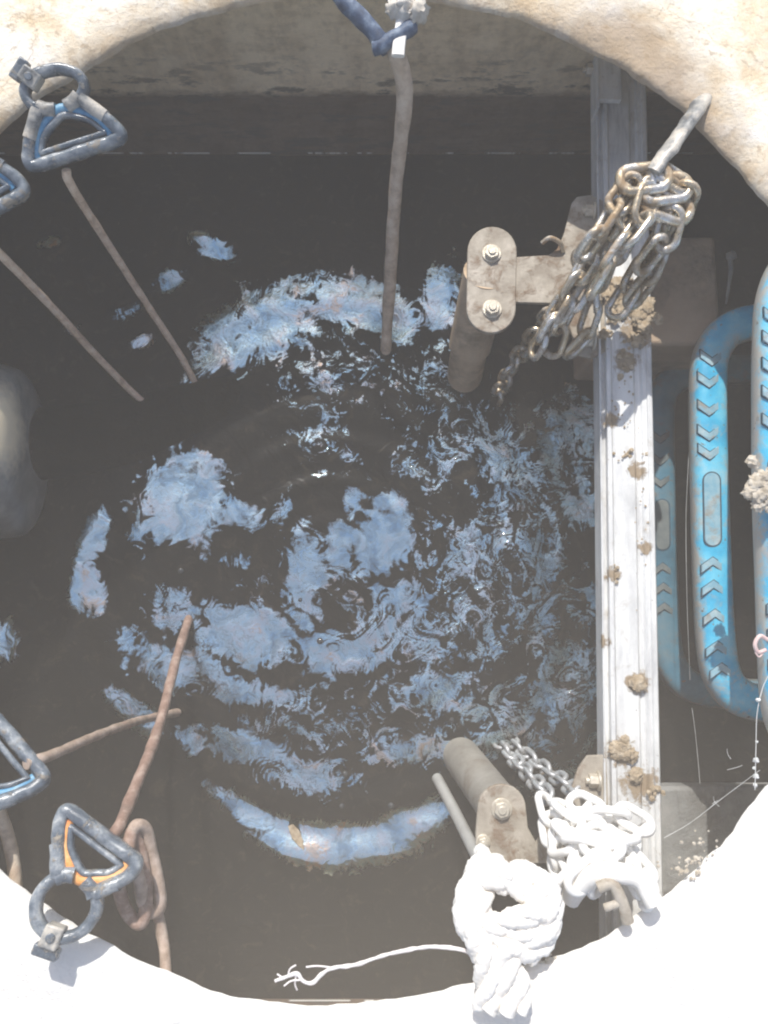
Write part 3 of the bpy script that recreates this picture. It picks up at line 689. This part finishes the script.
# ------------------------------------------------------------------ cable clamps
def clamp(label, ring, c1, c2, z0, z1, band, latch_ang, ru=.029, rv=.029, pale=False, group='cable clamps hooked on the rim'):
    """ring, c1, c2: where the photograph shows the ring centre and the two far corners of the frame"""
    O = at(ring[0], ring[1], z0); A1 = at(c1[0], c1[1], z1); A2 = at(c2[0], c2[1], z1)
    Fp = (A1+A2)/2; u = Fp-O; L = u.length; u.normalize()
    v = (A2-A1); hw = v.length/2; v.normalize()
    n = u.cross(v).normalized()
    if n.z < 0: n = -n
    vp = n.cross(u).normalized()
    if vp.dot(v) < 0: vp = -vp
    def P(a, b, c=0):
        k = min(1, max(0, (a/L-.2)/.6))          # the frame may be skewed, the ring is not
        return O + u*a + (vp*(1-k)+v*k)*b + n*c
    root = thing('cable_clamp', label, 'clamp', O, group)
    m = MB(); g = R(44)
    pts = [P(ru*cos(t), rv*sin(t)) for t in [g + (2*pi-2*g)*i/20 for i in range(21)]]
    m.tube(pts, 1, 14, smooth=2, ref=n, flat=(.0060,.0095), power=3.0, wob=.12, wfreq=90); m.build('ring', 'clampgrey', root, angle=60)
    e = ru*cos(g); f = rv*sin(g)
    arm = [P(e-.003, f*1.05), P(e+.004, f*1.10), P(e+(L-e)*.3, f*.72+hw*.36), P(L*.72, hw*.90), P(L*.90, hw*1.0), P(L*.985, hw*.95), P(L*1.0, hw*.7), P(L*1.0, 0),
           P(L*1.0, -hw*.7), P(L*.985, -hw*.95), P(L*.90, -hw*1.0), P(L*.72, -hw*.90), P(e+(L-e)*.3, -f*.72-hw*.36), P(e+.004, -f*1.10), P(e-.003, -f*1.05)]
    m = MB(); m.tube(arm, 1, 14, smooth=7, ref=n, flat=(.0072,.0115), power=2.8, wob=.14, wfreq=90); m.build('frame', 'clampgrey', root, angle=60)
    for s in (1,-1):
        m = MB(); m.tube([P(e-.002, s*f*1.05, .001), P(e+.003, s*f*.7, .001), P(e+.006, s*f*.28, .001)], 1, 12, smooth=4, ref=n, flat=(.0080,.0105), power=2.8, wob=.14, wfreq=90)
        m.tube([P(e+.001, s*f*1.05, .0012), P(e+(L-e)*.3, s*(f*.72+hw*.36), .0012), P(L*.6, s*hw*.82, .0012)], 1, 12, smooth=4, ref=n, flat=(.0078,.0110), power=2.8, wob=.14, wfreq=90)
        m.build('cheek', 'clamppale' if pale else 'clampgrey', root, angle=60)
    wf = L*.84; wh = hw*.66; wn = e + (L-e)*.24
    wd = [P(wf, wh), P(wf*.97, wh*1.02), P((wn+wf)/2, wh*.78), P(wn+.006, wh*.42), P(wn, 0), P(wn+.006, -wh*.42), P((wn+wf)/2, -wh*.78), P(wf*.97, -wh*1.02), P(wf, -wh), P(wf, 0)]
    m = MB(); m.tube(wd, 1, 12, smooth=5, closed=True, ref=n, flat=(.0034,.0080), power=3); m.build('wedge', 'clampgrey', root, angle=60)
    k = 1.20
    cb = [P(L*.90, wh*k*1.02), P((wn+wf)/2, wh*.80*k+.002, .001), P(wn+.002, wh*.5*k, .001), P(wn-.007, 0, .001), P(wn+.002, -wh*.5*k, .001), P((wn+wf)/2, -wh*.80*k-.002, .001), P(L*.90, -wh*k*1.02)]
    m = MB(); m.tube(cb, .0058, 12, smooth=6); m.build('cable_turn', band, root, angle=70)
    la = R(latch_ang); lc = P(ru*cos(la), rv*sin(la), .003)
    rd = (u*cos(la)+vp*sin(la)).normalized(); tn = n.cross(rd)
    m = MB(); m.box(lc, rd*.0105, tn*.0090, n*.0105); lt = m.build('latch', 'clamppale', root, bevel=.002)
    m = MB(); m.box(lc+rd*.0135, rd*.0055, tn*.0125, n*.0075); m.build('latch_plate', 'clampgrey', lt, bevel=.002)
    m = MB(); m.tube([lc - n*.003, lc + n*.0125], .0045, 12, smooth=0); m.build('pin', 'clampgrey', lt, bevel=.0008)
    return root
clamp('blue banded grey cable clamp at the upper left, whole, hanging over the rim', (55,90), (32,168), (122,139), .066, .005, 'blueband', 218, ru=.020, rv=.033, pale=True)
clamp('cable clamp cut off by the left edge of the photo, below the whole upper one', (-52,140), (-48,236), (26,192), .06, .0, 'blueband', 190)
clamp('grey cable clamp cut off by the left edge, lower down, without orange', (-50,812), (-6,716), (46,778), .055, -.01, 'blueband', 180)
clamp('cable clamp holding a bright orange cable loop, on the bottom left rim', (67,905), (67,808), (138,862), .058, .02, 'orange', 176, ru=.028, rv=.029)

# ------------------------------------------------------------------ hanging cables
def cable(label, pts, r, mat='rust', name='cable', cat='cable', wob=.12, wf=60, group='muddy cables hanging into the pit', seg=14, smooth=8):
    m = MB(); m.tube(A(pts), r, seg, smooth=smooth, wob=wob, wfreq=wf)
    return tag(m.build(name, mat, loc=at(*pts[-1]), angle=70), label, cat, group)
cable('straight brown cable from the whole upper left clamp down to the water', [(66,170,.0),(72,187,-.02),(110,247,-.14),(150,309,-.25),(180,355,-.325),(197,386,-.37),(201,392,-.42)], .0052)
cable('straight brown cable crossing from the left edge to the black pipe', [(-20,235,.0),(0,254,-.03),(50,305,-.14),(95,354,-.25),(128,388,-.32),(146,404,-.345),(150,408,-.40)], .0052)
cable('knobbly reddish cable rising from the water to the orange looped clamp', [(108,842,.0),(118,828,-.0),(124,815,-.02),(138,781,-.08),(153,744,-.15),(163,712,-.21),(176,660,-.30),(188,622,-.355),(193,606,-.42)], .0066, 'rustred', wob=.22, wf=45)
cable('grey brown cable lying low from the lower left clamp towards the middle', [(26,764,-.0),(52,755,-.03),(98,735,-.13),(138,721,-.25),(170,714,-.34),(184,711,-.375),(196,709,-.42)], .0056, 'rustlow', wob=.22, wf=50)
cable('short cable hanging under the cut off lower left clamp', [(-6,800,.0),(4,825,-.02),(12,855,-.03),(16,890,-.03),(15,915,-.04)], .0068, 'greycable')
cc = thing('cable_coil', 'reddish brown spare cable looped behind the orange cable clamp', 'cable', at(140,880,-.02))
m = MB(); m.tube(A([(118,868,.0),(120,892,-.01),(127,912,-.02),(137,923,-.02),(144,918,-.02),(146,890,-.02),(140,850,-.02),(132,832,-.01),(128,850,-.0)]), .0068, 14, smooth=8, wob=.12); m.build('cable_turn', 'rustred', cc)
m = MB(); m.tube(A([(128,842,-.01),(136,826,-.01),(146,830,-.02),(152,855,-.03),(159,888,-.03),(160,906,-.03),(152,913,-.03),(144,902,-.02),(139,880,-.01),(134,856,.0)]), .0066, 14, smooth=8, wob=.12); m.build('cable_turn', 'rustlow', cc)
m = MB(); m.tube(A([(156,906,-.035),(161,930,-.04),(165,955,-.03),(166,985,.0)]), .0058, 14, smooth=8, wob=.12); m.build('cable_tail', 'rustlow', cc)
# middle cable
cable('grey muddy cable hanging straight down from the far rim in the middle', [(398,34,.02),(397,54,.01),(402,72,-.01),(405,92,-.03),(403,122,-.06),(398,165,-.12),(394,215,-.18),(391,265,-.25),(388,310,-.31),(386,352,-.365),(386,362,-.40)], lambda t: .0105-.0020*t, 'greycable', wob=.16, wf=32)
m = MB(); m.tube(A([(322,-30,.06),(345,2,.055),(362,20,.045),(378,38,.03),(388,50,.02)]), .0098, 16, wob=.18, wfreq=50)
o = m.build('hose', 'navy'); tag(o, 'dark blue hose end slanting in over the far rim', 'hose')
m = MB(); pts = A([(374,48,.022),(382,46,.03),(392,40,.036),(404,32,.040),(413,26,.036)]); m.tube(pts, .0088, 12, wob=.25, wfreq=60)
tag(m.build('tape_wrap', 'navy'), 'navy tape wrapped around the middle cable below the far rim', 'tape')
wk = MB()
for i in range(9):
    wk.lump(at(405+random.uniform(-13,13), 4+random.uniform(-10,9), .05+random.uniform(-.008,.01)), random.uniform(.009,.014), 3, .5, 3, i)
kn = thing('cloth_knot', 'white cloth knot with a short tail at the far rim', 'cloth', at(405,8,.05))
wk.build('knot', 'whitemuddy', kn, angle=80)
m = MB(); m.tube(A([(403,14,.045),(401,30,.045),(399,44,.045),(398,56,.043)]), 1, 12, flat=(.0075,.0035), ref=UP, power=3); m.build('tail', 'white', kn)

# ------------------------------------------------------------------ chains
def link_mesh(name, L, Wd, r, mat):
    m = MB(); h = L/2-Wd/2; pts = []
    for i in range(9):
        t = -pi/2 + pi*i/8; pts.append(Vector((h+Wd/2*cos(t), Wd/2*sin(t), 0)))
    for i in range(9):
        t = pi/2 + pi*i/8; pts.append(Vector((-h+Wd/2*cos(t), Wd/2*sin(t), 0)))
    m.tube(pts, r, 10, closed=True, smooth=2)
    me = bpy.data.meshes.new(name); me.from_pydata([tuple(v) for v in m.v], [], m.f); me.update()
    for p in me.polygons: p.use_smooth = True
    me.materials.append(M[mat]); return me
def lay(root, me, pitch, path, jit=.25, start=0, scl=1.0):
    pts = smooth_path(A(path), 10)
    L = [0]
    for a, b in zip(pts, pts[1:]): L.append(L[-1]+(b-a).length)
    n = int(L[-1]/pitch)
    k = 0
    for i in range(n):
        s = (i+.5)*pitch
        j = max(x for x in range(len(L)) if L[x] <= s); j = min(j, len(pts)-2)
        t = (s-L[j])/(L[j+1]-L[j]+1e-9); p = pts[j].lerp(pts[j+1], t)
        T = (pts[j+1]-pts[j]).normalized()
        up = (UP - T*UP.dot(T)).normalized() if abs(T.z) < .98 else (Vector((0,1,0))-T*T.y).normalized()
        S = up.cross(T)
        a = (pi/4 if (i+start) % 2 else -pi/4) + random.uniform(-jit, jit)
        y = S*cos(a)+up*sin(a); z = T.cross(y)
        M3 = Matrix((T, y, z)).transposed().to_4x4()
        o = bpy.data.objects.new('link', me); C.objects.link(o); o.parent = root
        o.matrix_local = Matrix.Translation(p - Vector(root.location)) @ M3 @ Matrix.Scale(scl, 4)
ch = thing('chain', 'brown and silver steel chain bunched over the channel near the upper right rim', 'chain', at(640,200,-.02), 'lifting chains')
lk = link_mesh('link', .046, .0245, .0045, 'chain'); lkb = link_mesh('link', .056, .028, .0058, 'chain'); lks = link_mesh('link', .034, .021, .0040, 'chain')
# first long links at the rim
lay(ch, lks, .0255, [(652,172,.02),(620,222,-.03),(590,262,-.06),(566,296,-.09),(545,322,-.15),(522,352,-.23),(505,380,-.31),(492,408,-.39)], .3)
lay(ch, lk, .033, [(660,170,.025),(684,190,.01),(676,215,-.02),(655,246,-.04),(632,285,-.06),(612,318,-.07)], .5)
lay(ch, lk, .033, [(645,178,.02),(628,205,.0),(604,240,-.04),(586,276,-.06),(570,306,-.08),(556,336,-.11),(548,362,-.14)], .5, 1)
lay(ch, lk, .033, [(622,188,.01),(640,205,.0),(664,226,-.02),(656,256,-.04),(640,290,-.06),(618,300,-.07)], .6)
lay(ch, lk, .033, [(598,232,-.03),(584,258,-.06),(596,290,-.08),(590,318,-.10),(578,345,-.12),(560,345,-.13)], .6)
lay(ch, lk, .033, [(612,210,.01),(622,236,-.02),(610,262,-.03),(600,290,-.05)], .6)
m = MB(); pp = A([(700,104,.0),(699,106,.0),(694,118,.028),(674,146,.050),(660,164,.044),(652,172,.040)])
pp = A([(703,99,.004),(697,109,.022),(690,120,.030),(674,143,.040),(660,162,.044),(652,172,.040)]); m.tube(pp, 1, 14, smooth=8, wob=.22, wfreq=70, ref=Vector((-.5,.3,.8)), flat=(.0100,.0062), power=2.4); m.build('anchor_strap', 'clamppale', ch)
for (ax, ay, bx, by, z) in [(618,182,670,176,.036),(640,192,690,186,.026),(650,200,682,262-50,.012)]:
    a, b = at(ax, ay, z), at(bx, by, z-.004); T = (b-a).normalized(); y = T.cross(UP).normalized(); zz = T.cross(y)
    o = bpy.data.objects.new('link', lkb); C.objects.link(o); o.parent = ch
    o.matrix_local = Matrix.Translation((a+b)/2 - Vector(ch.location)) @ Matrix((T, y, zz)).transposed().to_4x4()
lay(ch, lk, .033, [(634,182,.03),(612,212,.01),(594,240,.0),(580,262,-.03)], .6)
lay(ch, lk, .033, [(672,186,.02),(664,206,.01),(668,230,-.0),(646,262,-.02),(634,282,-.04)], .6)
lay(ch, lk, .033, [(650,190,.03),(640,222,.02),(618,250,.01),(600,278,-.01),(588,300,-.04)], .6)
lks2 = link_mesh('link', .038, .0225, .0042, 'chain')
lay(ch, lks2, .028, [(640,195,.0),(606,236,-.03),(576,284,-.06),(550,326,-.10),(528,362,-.15)], .6)
lay(ch, lks2, .028, [(618,212,-.0),(592,256,-.04),(566,300,-.07),(546,336,-.12)], .6, 1)
# lower chain, its sun glare put into a near-white colour
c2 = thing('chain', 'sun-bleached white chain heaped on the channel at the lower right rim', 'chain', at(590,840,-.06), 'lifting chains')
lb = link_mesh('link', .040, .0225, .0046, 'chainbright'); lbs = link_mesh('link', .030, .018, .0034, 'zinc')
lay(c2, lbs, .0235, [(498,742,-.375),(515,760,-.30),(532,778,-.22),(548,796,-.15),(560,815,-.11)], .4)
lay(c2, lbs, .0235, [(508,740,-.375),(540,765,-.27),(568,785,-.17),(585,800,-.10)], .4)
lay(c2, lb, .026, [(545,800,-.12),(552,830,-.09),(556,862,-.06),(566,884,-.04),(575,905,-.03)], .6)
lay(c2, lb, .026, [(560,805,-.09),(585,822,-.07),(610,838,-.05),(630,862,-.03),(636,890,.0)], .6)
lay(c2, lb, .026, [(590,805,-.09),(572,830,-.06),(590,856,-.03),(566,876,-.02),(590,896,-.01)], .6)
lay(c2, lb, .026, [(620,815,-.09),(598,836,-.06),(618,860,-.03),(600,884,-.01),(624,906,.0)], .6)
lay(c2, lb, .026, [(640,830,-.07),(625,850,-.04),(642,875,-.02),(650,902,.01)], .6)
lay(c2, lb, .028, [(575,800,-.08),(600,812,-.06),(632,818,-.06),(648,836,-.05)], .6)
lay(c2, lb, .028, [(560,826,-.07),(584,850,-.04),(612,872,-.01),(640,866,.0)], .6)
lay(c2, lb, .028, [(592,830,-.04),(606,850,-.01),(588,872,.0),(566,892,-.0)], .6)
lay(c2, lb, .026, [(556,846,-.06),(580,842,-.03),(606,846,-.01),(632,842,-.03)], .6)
m = MB(); m.tube(A([(570,900,-.02),(585,880,.0),(610,872,.02),(640,880,.035),(655,905,.05)]), .010, 12, wob=.2); m.build('strap', 'white', c2)
sh = thing('shackle', 'pale dusty steel shackle under the heaped chain at the lower right rim', 'shackle', at(612,900,.02))
m = MB(); m.tube(A([(598,888,.03),(612,884,.035),(622,902,.035),(628,922,.03)]), .006, 12); m.build('bow', 'zincdull', sh)
m = MB(); m.tube(A([(604,908,.03),(614,905,.034),(626,901,.036)]), .0042, 12); m.build('pin', 'zincdull', sh, bevel=.001)

# ------------------------------------------------------------------ white knotted rope at the bottom rim
wr = thing('knotted_rope', 'bulky white knotted rope loop tied over the bottom rim', 'rope', at(505,905,.02))
def strand(pts, r, seed=0, mat='white'):
    w = [p + Vector((noise.noise(p*20+Vector((seed,0,0))), noise.noise(p*20+Vector((0,seed,0))), noise.noise(p*22)))*.006 for p in smooth_path(A(pts), 14)]
    for j in range(3):
        h = []; L = 0; nrm = Vector((0,0,1))
        for i, p in enumerate(w):
            t = (w[min(i+1,len(w)-1)]-w[max(i-1,0)]).normalized(); nrm = (nrm - t*nrm.dot(t)).normalized(); bn = t.cross(nrm)
            if i: L += (p-w[i-1]).length
            a = L*95*(.011/r) + j*2*pi/3
            h.append(p + (nrm*cos(a)+bn*sin(a))*r*.52)
        m = MB(); m.tube(h, r*.56, 10, smooth=2, wob=.25, wfreq=260); m.build('strand', mat, wr, angle=80)
strand([(482,862,-.04),(470,885,.0),(465,915,.03),(480,945,.045),(488,985,.055),(488,1010,.06)], .013, 1)
strand([(476,858,-.04),(500,868,-.01),(530,878,.01),(548,898,.02),(545,925,.03),(528,945,.035),(508,950,.045),(508,1010,.06)], .014, 2)
strand([(486,870,-.02),(480,900,.02),(486,925,.035),(510,935,.04),(530,925,.04),(534,900,.03),(518,884,.02),(500,880,.01)], .012, 3)
strand([(470,905,.02),(490,922,.045),(520,916,.05),(546,908,.04)], .011, 4)
strand([(466,890,.0),(462,920,.02),(474,946,.04),(500,962,.05)], .009, 7)
strand([(512,872,.0),(540,884,.01),(556,905,.02),(550,935,.03),(526,955,.04)], .009, 8)
strand([(478,864,-.03),(474,876,-.01),(490,880,.01),(512,874,.02)], .011, 5)
strand([(498,952,.045),(494,975,.05),(520,980,.055),(522,1012,.06)], .010, 6)
for i, (x, y, z, r) in enumerate([(478,868,-.02,.017),(470,908,.02,.018),(524,884,.01,.018),(540,912,.02,.017),(505,942,.035,.02)]):
    pass
m = MB(); m.tube(A([(474,962,.02),(468,952,.02),(452,948,.015),(432,947,.01),(412,949,.01),(382,956,.01),(355,965,.01),(332,968,.01),(322,974,.01),(312,983,.01),(303,981,.01),(297,974,.01),(288,976,.01),(275,981,.01)]), .0019, 8, smooth=8, wob=.5, wfreq=140)
for a in ([(296,975,.01),(295,984,.008),(297,990,.006)],[(288,976,.01),(290,969,.012),(296,965,.012)],[(335,968,.01),(318,966,.013),(306,967,.012)],[(283,978,.01),(277,974,.011)],[(300,980,.01),(291,981,.012),(284,986,.012)]):
    m.tube(A(a), .0009, 6, smooth=5)
tag(m.build('string', 'string'), 'thin frayed white string trailing left from the knotted rope', 'string')

# ------------------------------------------------------------------ dirt, webs, small things
def clump(label, spots, mat='mud', name='mud_clump', cat='mud', group=None, sub=3, amp=.6):
    m = MB()
    for i, (x, y, z, r) in enumerate(spots): m.lump(at(x, y, z), r, sub, amp, 2.4, i+len(label), (1,1,.34 if mat == 'mud' else .6))
    tag(m.build(name, mat, angle=80), label, cat, group)
G = 'mud clumps stuck to the channel'
def scatter(cx, cy, sx, sy, n, z, r0, r1):
    return [(random.gauss(cx, sx), random.gauss(cy, sy), z+random.uniform(0,.004), random.uniform(r0, r1)) for _ in range(n)]
clump('large brown mud clump on the channel under the bunched chain', scatter(620,302,9,9,26,BEAM+.002,.004,.011), group=G)
clump('mud clump on the right edge of the channel below the chain', scatter(641,322,6,11,22,BEAM+.002,.003,.009), group=G)
clump('crumbly mud streak on the channel face below the chain mud', scatter(625,358,5,9,16,BEAM+.0,.0015,.004), group=G)
clump('single round mud lump low on the channel face', scatter(637,683,2.5,3,7,BEAM+.002,.005,.009), group=G)
clump('pair of mud lumps on the left edge of the channel above the lower bracket', scatter(618,750,4,4,8,BEAM+.003,.005,.008)+scatter(628,757,2,2,4,BEAM+.003,.005,.008), group=G)
clump('dark mud lump with a smear near the bottom of the channel', scatter(638,777,2,3,6,BEAM+.002,.004,.008)+scatter(652,790,5,4,9,BEAM+.002,.002,.004), group=G)
clump('small brown grit spots halfway down the channel face', scatter(630,455,7,4,12,BEAM+.0,.001,.003)+scatter(616,575,4,8,10,BEAM+.0,.0008,.0022), group=G)
clump('fine dark grit on the upper channel face', scatter(622,400,8,16,26,BEAM+.0,.0006,.0016)+scatter(640,520,7,30,16,BEAM,.0006,.0014), group=G)
clump('pale lumpy debris clump stuck on the nearest blue step', scatter(765,486,6,10,34,.008,.003,.010), 'paledebris', 'debris_clump', 'debris')
m = MB(); m.tube(A([(768,640,.0),(760,636,.002),(755,644,.002),(758,652,.0),(766,650,.0)]), .0022, 8, smooth=6); m.tube(A([(755,652,.0),(759,657,.0),(764,652,-.0)]), .0008, 6, smooth=4)
tag(m.build('plastic_loop', 'pink'), 'tiny pale pink plastic loop at the right edge on the nearest step', 'loop')
m = MB(); m.tube([at(768,676,.01), at(762,690,.01), at(757,715,.01), at(756,745,.012), at(755,790,.02)], .0004, 6, smooth=6)
for x, y in ((757,742),(756,760),(754,768),(756,776),(755,785),(758,700)): m.lump(at(x, y, .012), random.uniform(.0012,.0030), 2, .6, 3, x)
for _ in range(12):
    x, y = random.uniform(700,762), random.uniform(738,850); a = random.uniform(0,pi); l = random.uniform(2,8)
    if (x-350)**2+(y-500)**2 > 478**2: continue
    m.tube([at(x-l*cos(a), y-l*sin(a), -.02), at(x+random.uniform(-2,2), y, -.022), at(x+l*cos(a), y+l*sin(a), -.02)], .00022, 5, smooth=3)
    if random.random() < .5: m.lump(at(x, y, -.02), random.uniform(.0006,.002), 1, .5, 3, x)
for a in ([(690,430,-.2),(688,470,-.2),(686,520,-.2),(687,600,-.2),(690,680,-.22)],[(692,708,-.2),(695,730,-.2),(698,760,-.2),(700,784,-.2)],[(664,838,-.05),(690,823,-.05),(720,800,-.04),(760,770,-.02)]):
    m.tube(A(a), .00025, 5, smooth=6, wob=.5, wfreq=200)
tag(m.build('cobweb', 'web'), 'white cobweb threads with specks in the lower right corner of the opening', 'cobweb')
clump('pale crumbs on the concrete rim beside the lower end of the channel', scatter(684,866,11,7,22,.004,.0008,.0028)+scatter(706,845,10,8,16,.004,.0006,.002), 'paledebris', 'debris_clump', 'debris')
clump('specks of brown grit and web below the white rope on the bottom rim', scatter(540,958,9,9,22,.0,.0008,.003), 'paledebris', 'debris_clump', 'debris')
# a drifting leaf under the bottom crescent
m = MB(); lf = [(288,826),(293,824),(299,830),(303,840),(304,850),(299,846),(292,838)]
m.prism([at(x, y, WATER+.008) for x, y in lf], UP*.0008)
tag(m.build('leaf', 'mud'), 'small brown leaf floating in the bright bottom crescent of sky reflection', 'leaf')

# ------------------------------------------------------------------ added scattering box standing in for the lens's glare veil
m, nt, out = newmat('haze')
vs = nt.nodes.new('ShaderNodeVolumeScatter'); vs.inputs['Color'].default_value = (1.0,.91,.80,1)
vs.inputs['Density'].default_value = .10; vs.inputs['Anisotropy'].default_value = -.45
nt.links.new(vs.outputs[0], out.inputs['Volume']); M['haze'] = m
m = MB(); m.box((0,.1,.30), (1.6,0,0), (0,1.6,0), (0,0,1.45)); o = m.build('haze', 'haze', loc=(0,.1,0)); o['kind'] = 'stuff'

# ------------------------------------------------------------------ light
SUN_EL = R(44); SUN_AZ = R(-9)     # azimuth measured from +Y towards +X
sdir = Vector((sin(SUN_AZ)*cos(SUN_EL), cos(SUN_AZ)*cos(SUN_EL), sin(SUN_EL)))
sd = bpy.data.lights.new('sun', 'SUN'); sd.energy = 5.0; sd.angle = R(.5); sd.color = (1,.94,.85)
so = bpy.data.objects.new('sun', sd); C.objects.link(so); so.location = sdir*20
so.rotation_euler = sdir.to_track_quat('Z', 'Y').to_euler()
w = bpy.data.worlds.new('World'); bpy.context.scene.world = w; w.use_nodes = True
nt = w.node_tree; bg = nt.nodes['Background']; sky = nt.nodes.new('ShaderNodeTexSky'); sky.sky_type = 'NISHITA'
sky.sun_disc = False; sky.ozone_density = 1.0; sky.air_density = 1.0; sky.dust_density = 1.6; sky.sun_elevation = SUN_EL; sky.sun_rotation = SUN_AZ
nt.links.new(sky.outputs[0], bg.inputs[0]); bg.inputs[1].default_value = .15
sc = bpy.context.scene
sc.view_settings.view_transform = 'Standard'; sc.view_settings.look = 'None'; sc.view_settings.exposure = 0
sc.render.engine = 'CYCLES'
cy = sc.cycles; cy.pixel_filter_type = 'BLACKMAN_HARRIS'; cy.filter_width = 2.1; cy.use_denoising = True; cy.max_bounces = 8; cy.diffuse_bounces = 5; cy.volume_bounces = 1; cy.sample_clamp_indirect = 6
cy.caustics_reflective = False; cy.caustics_refractive = False
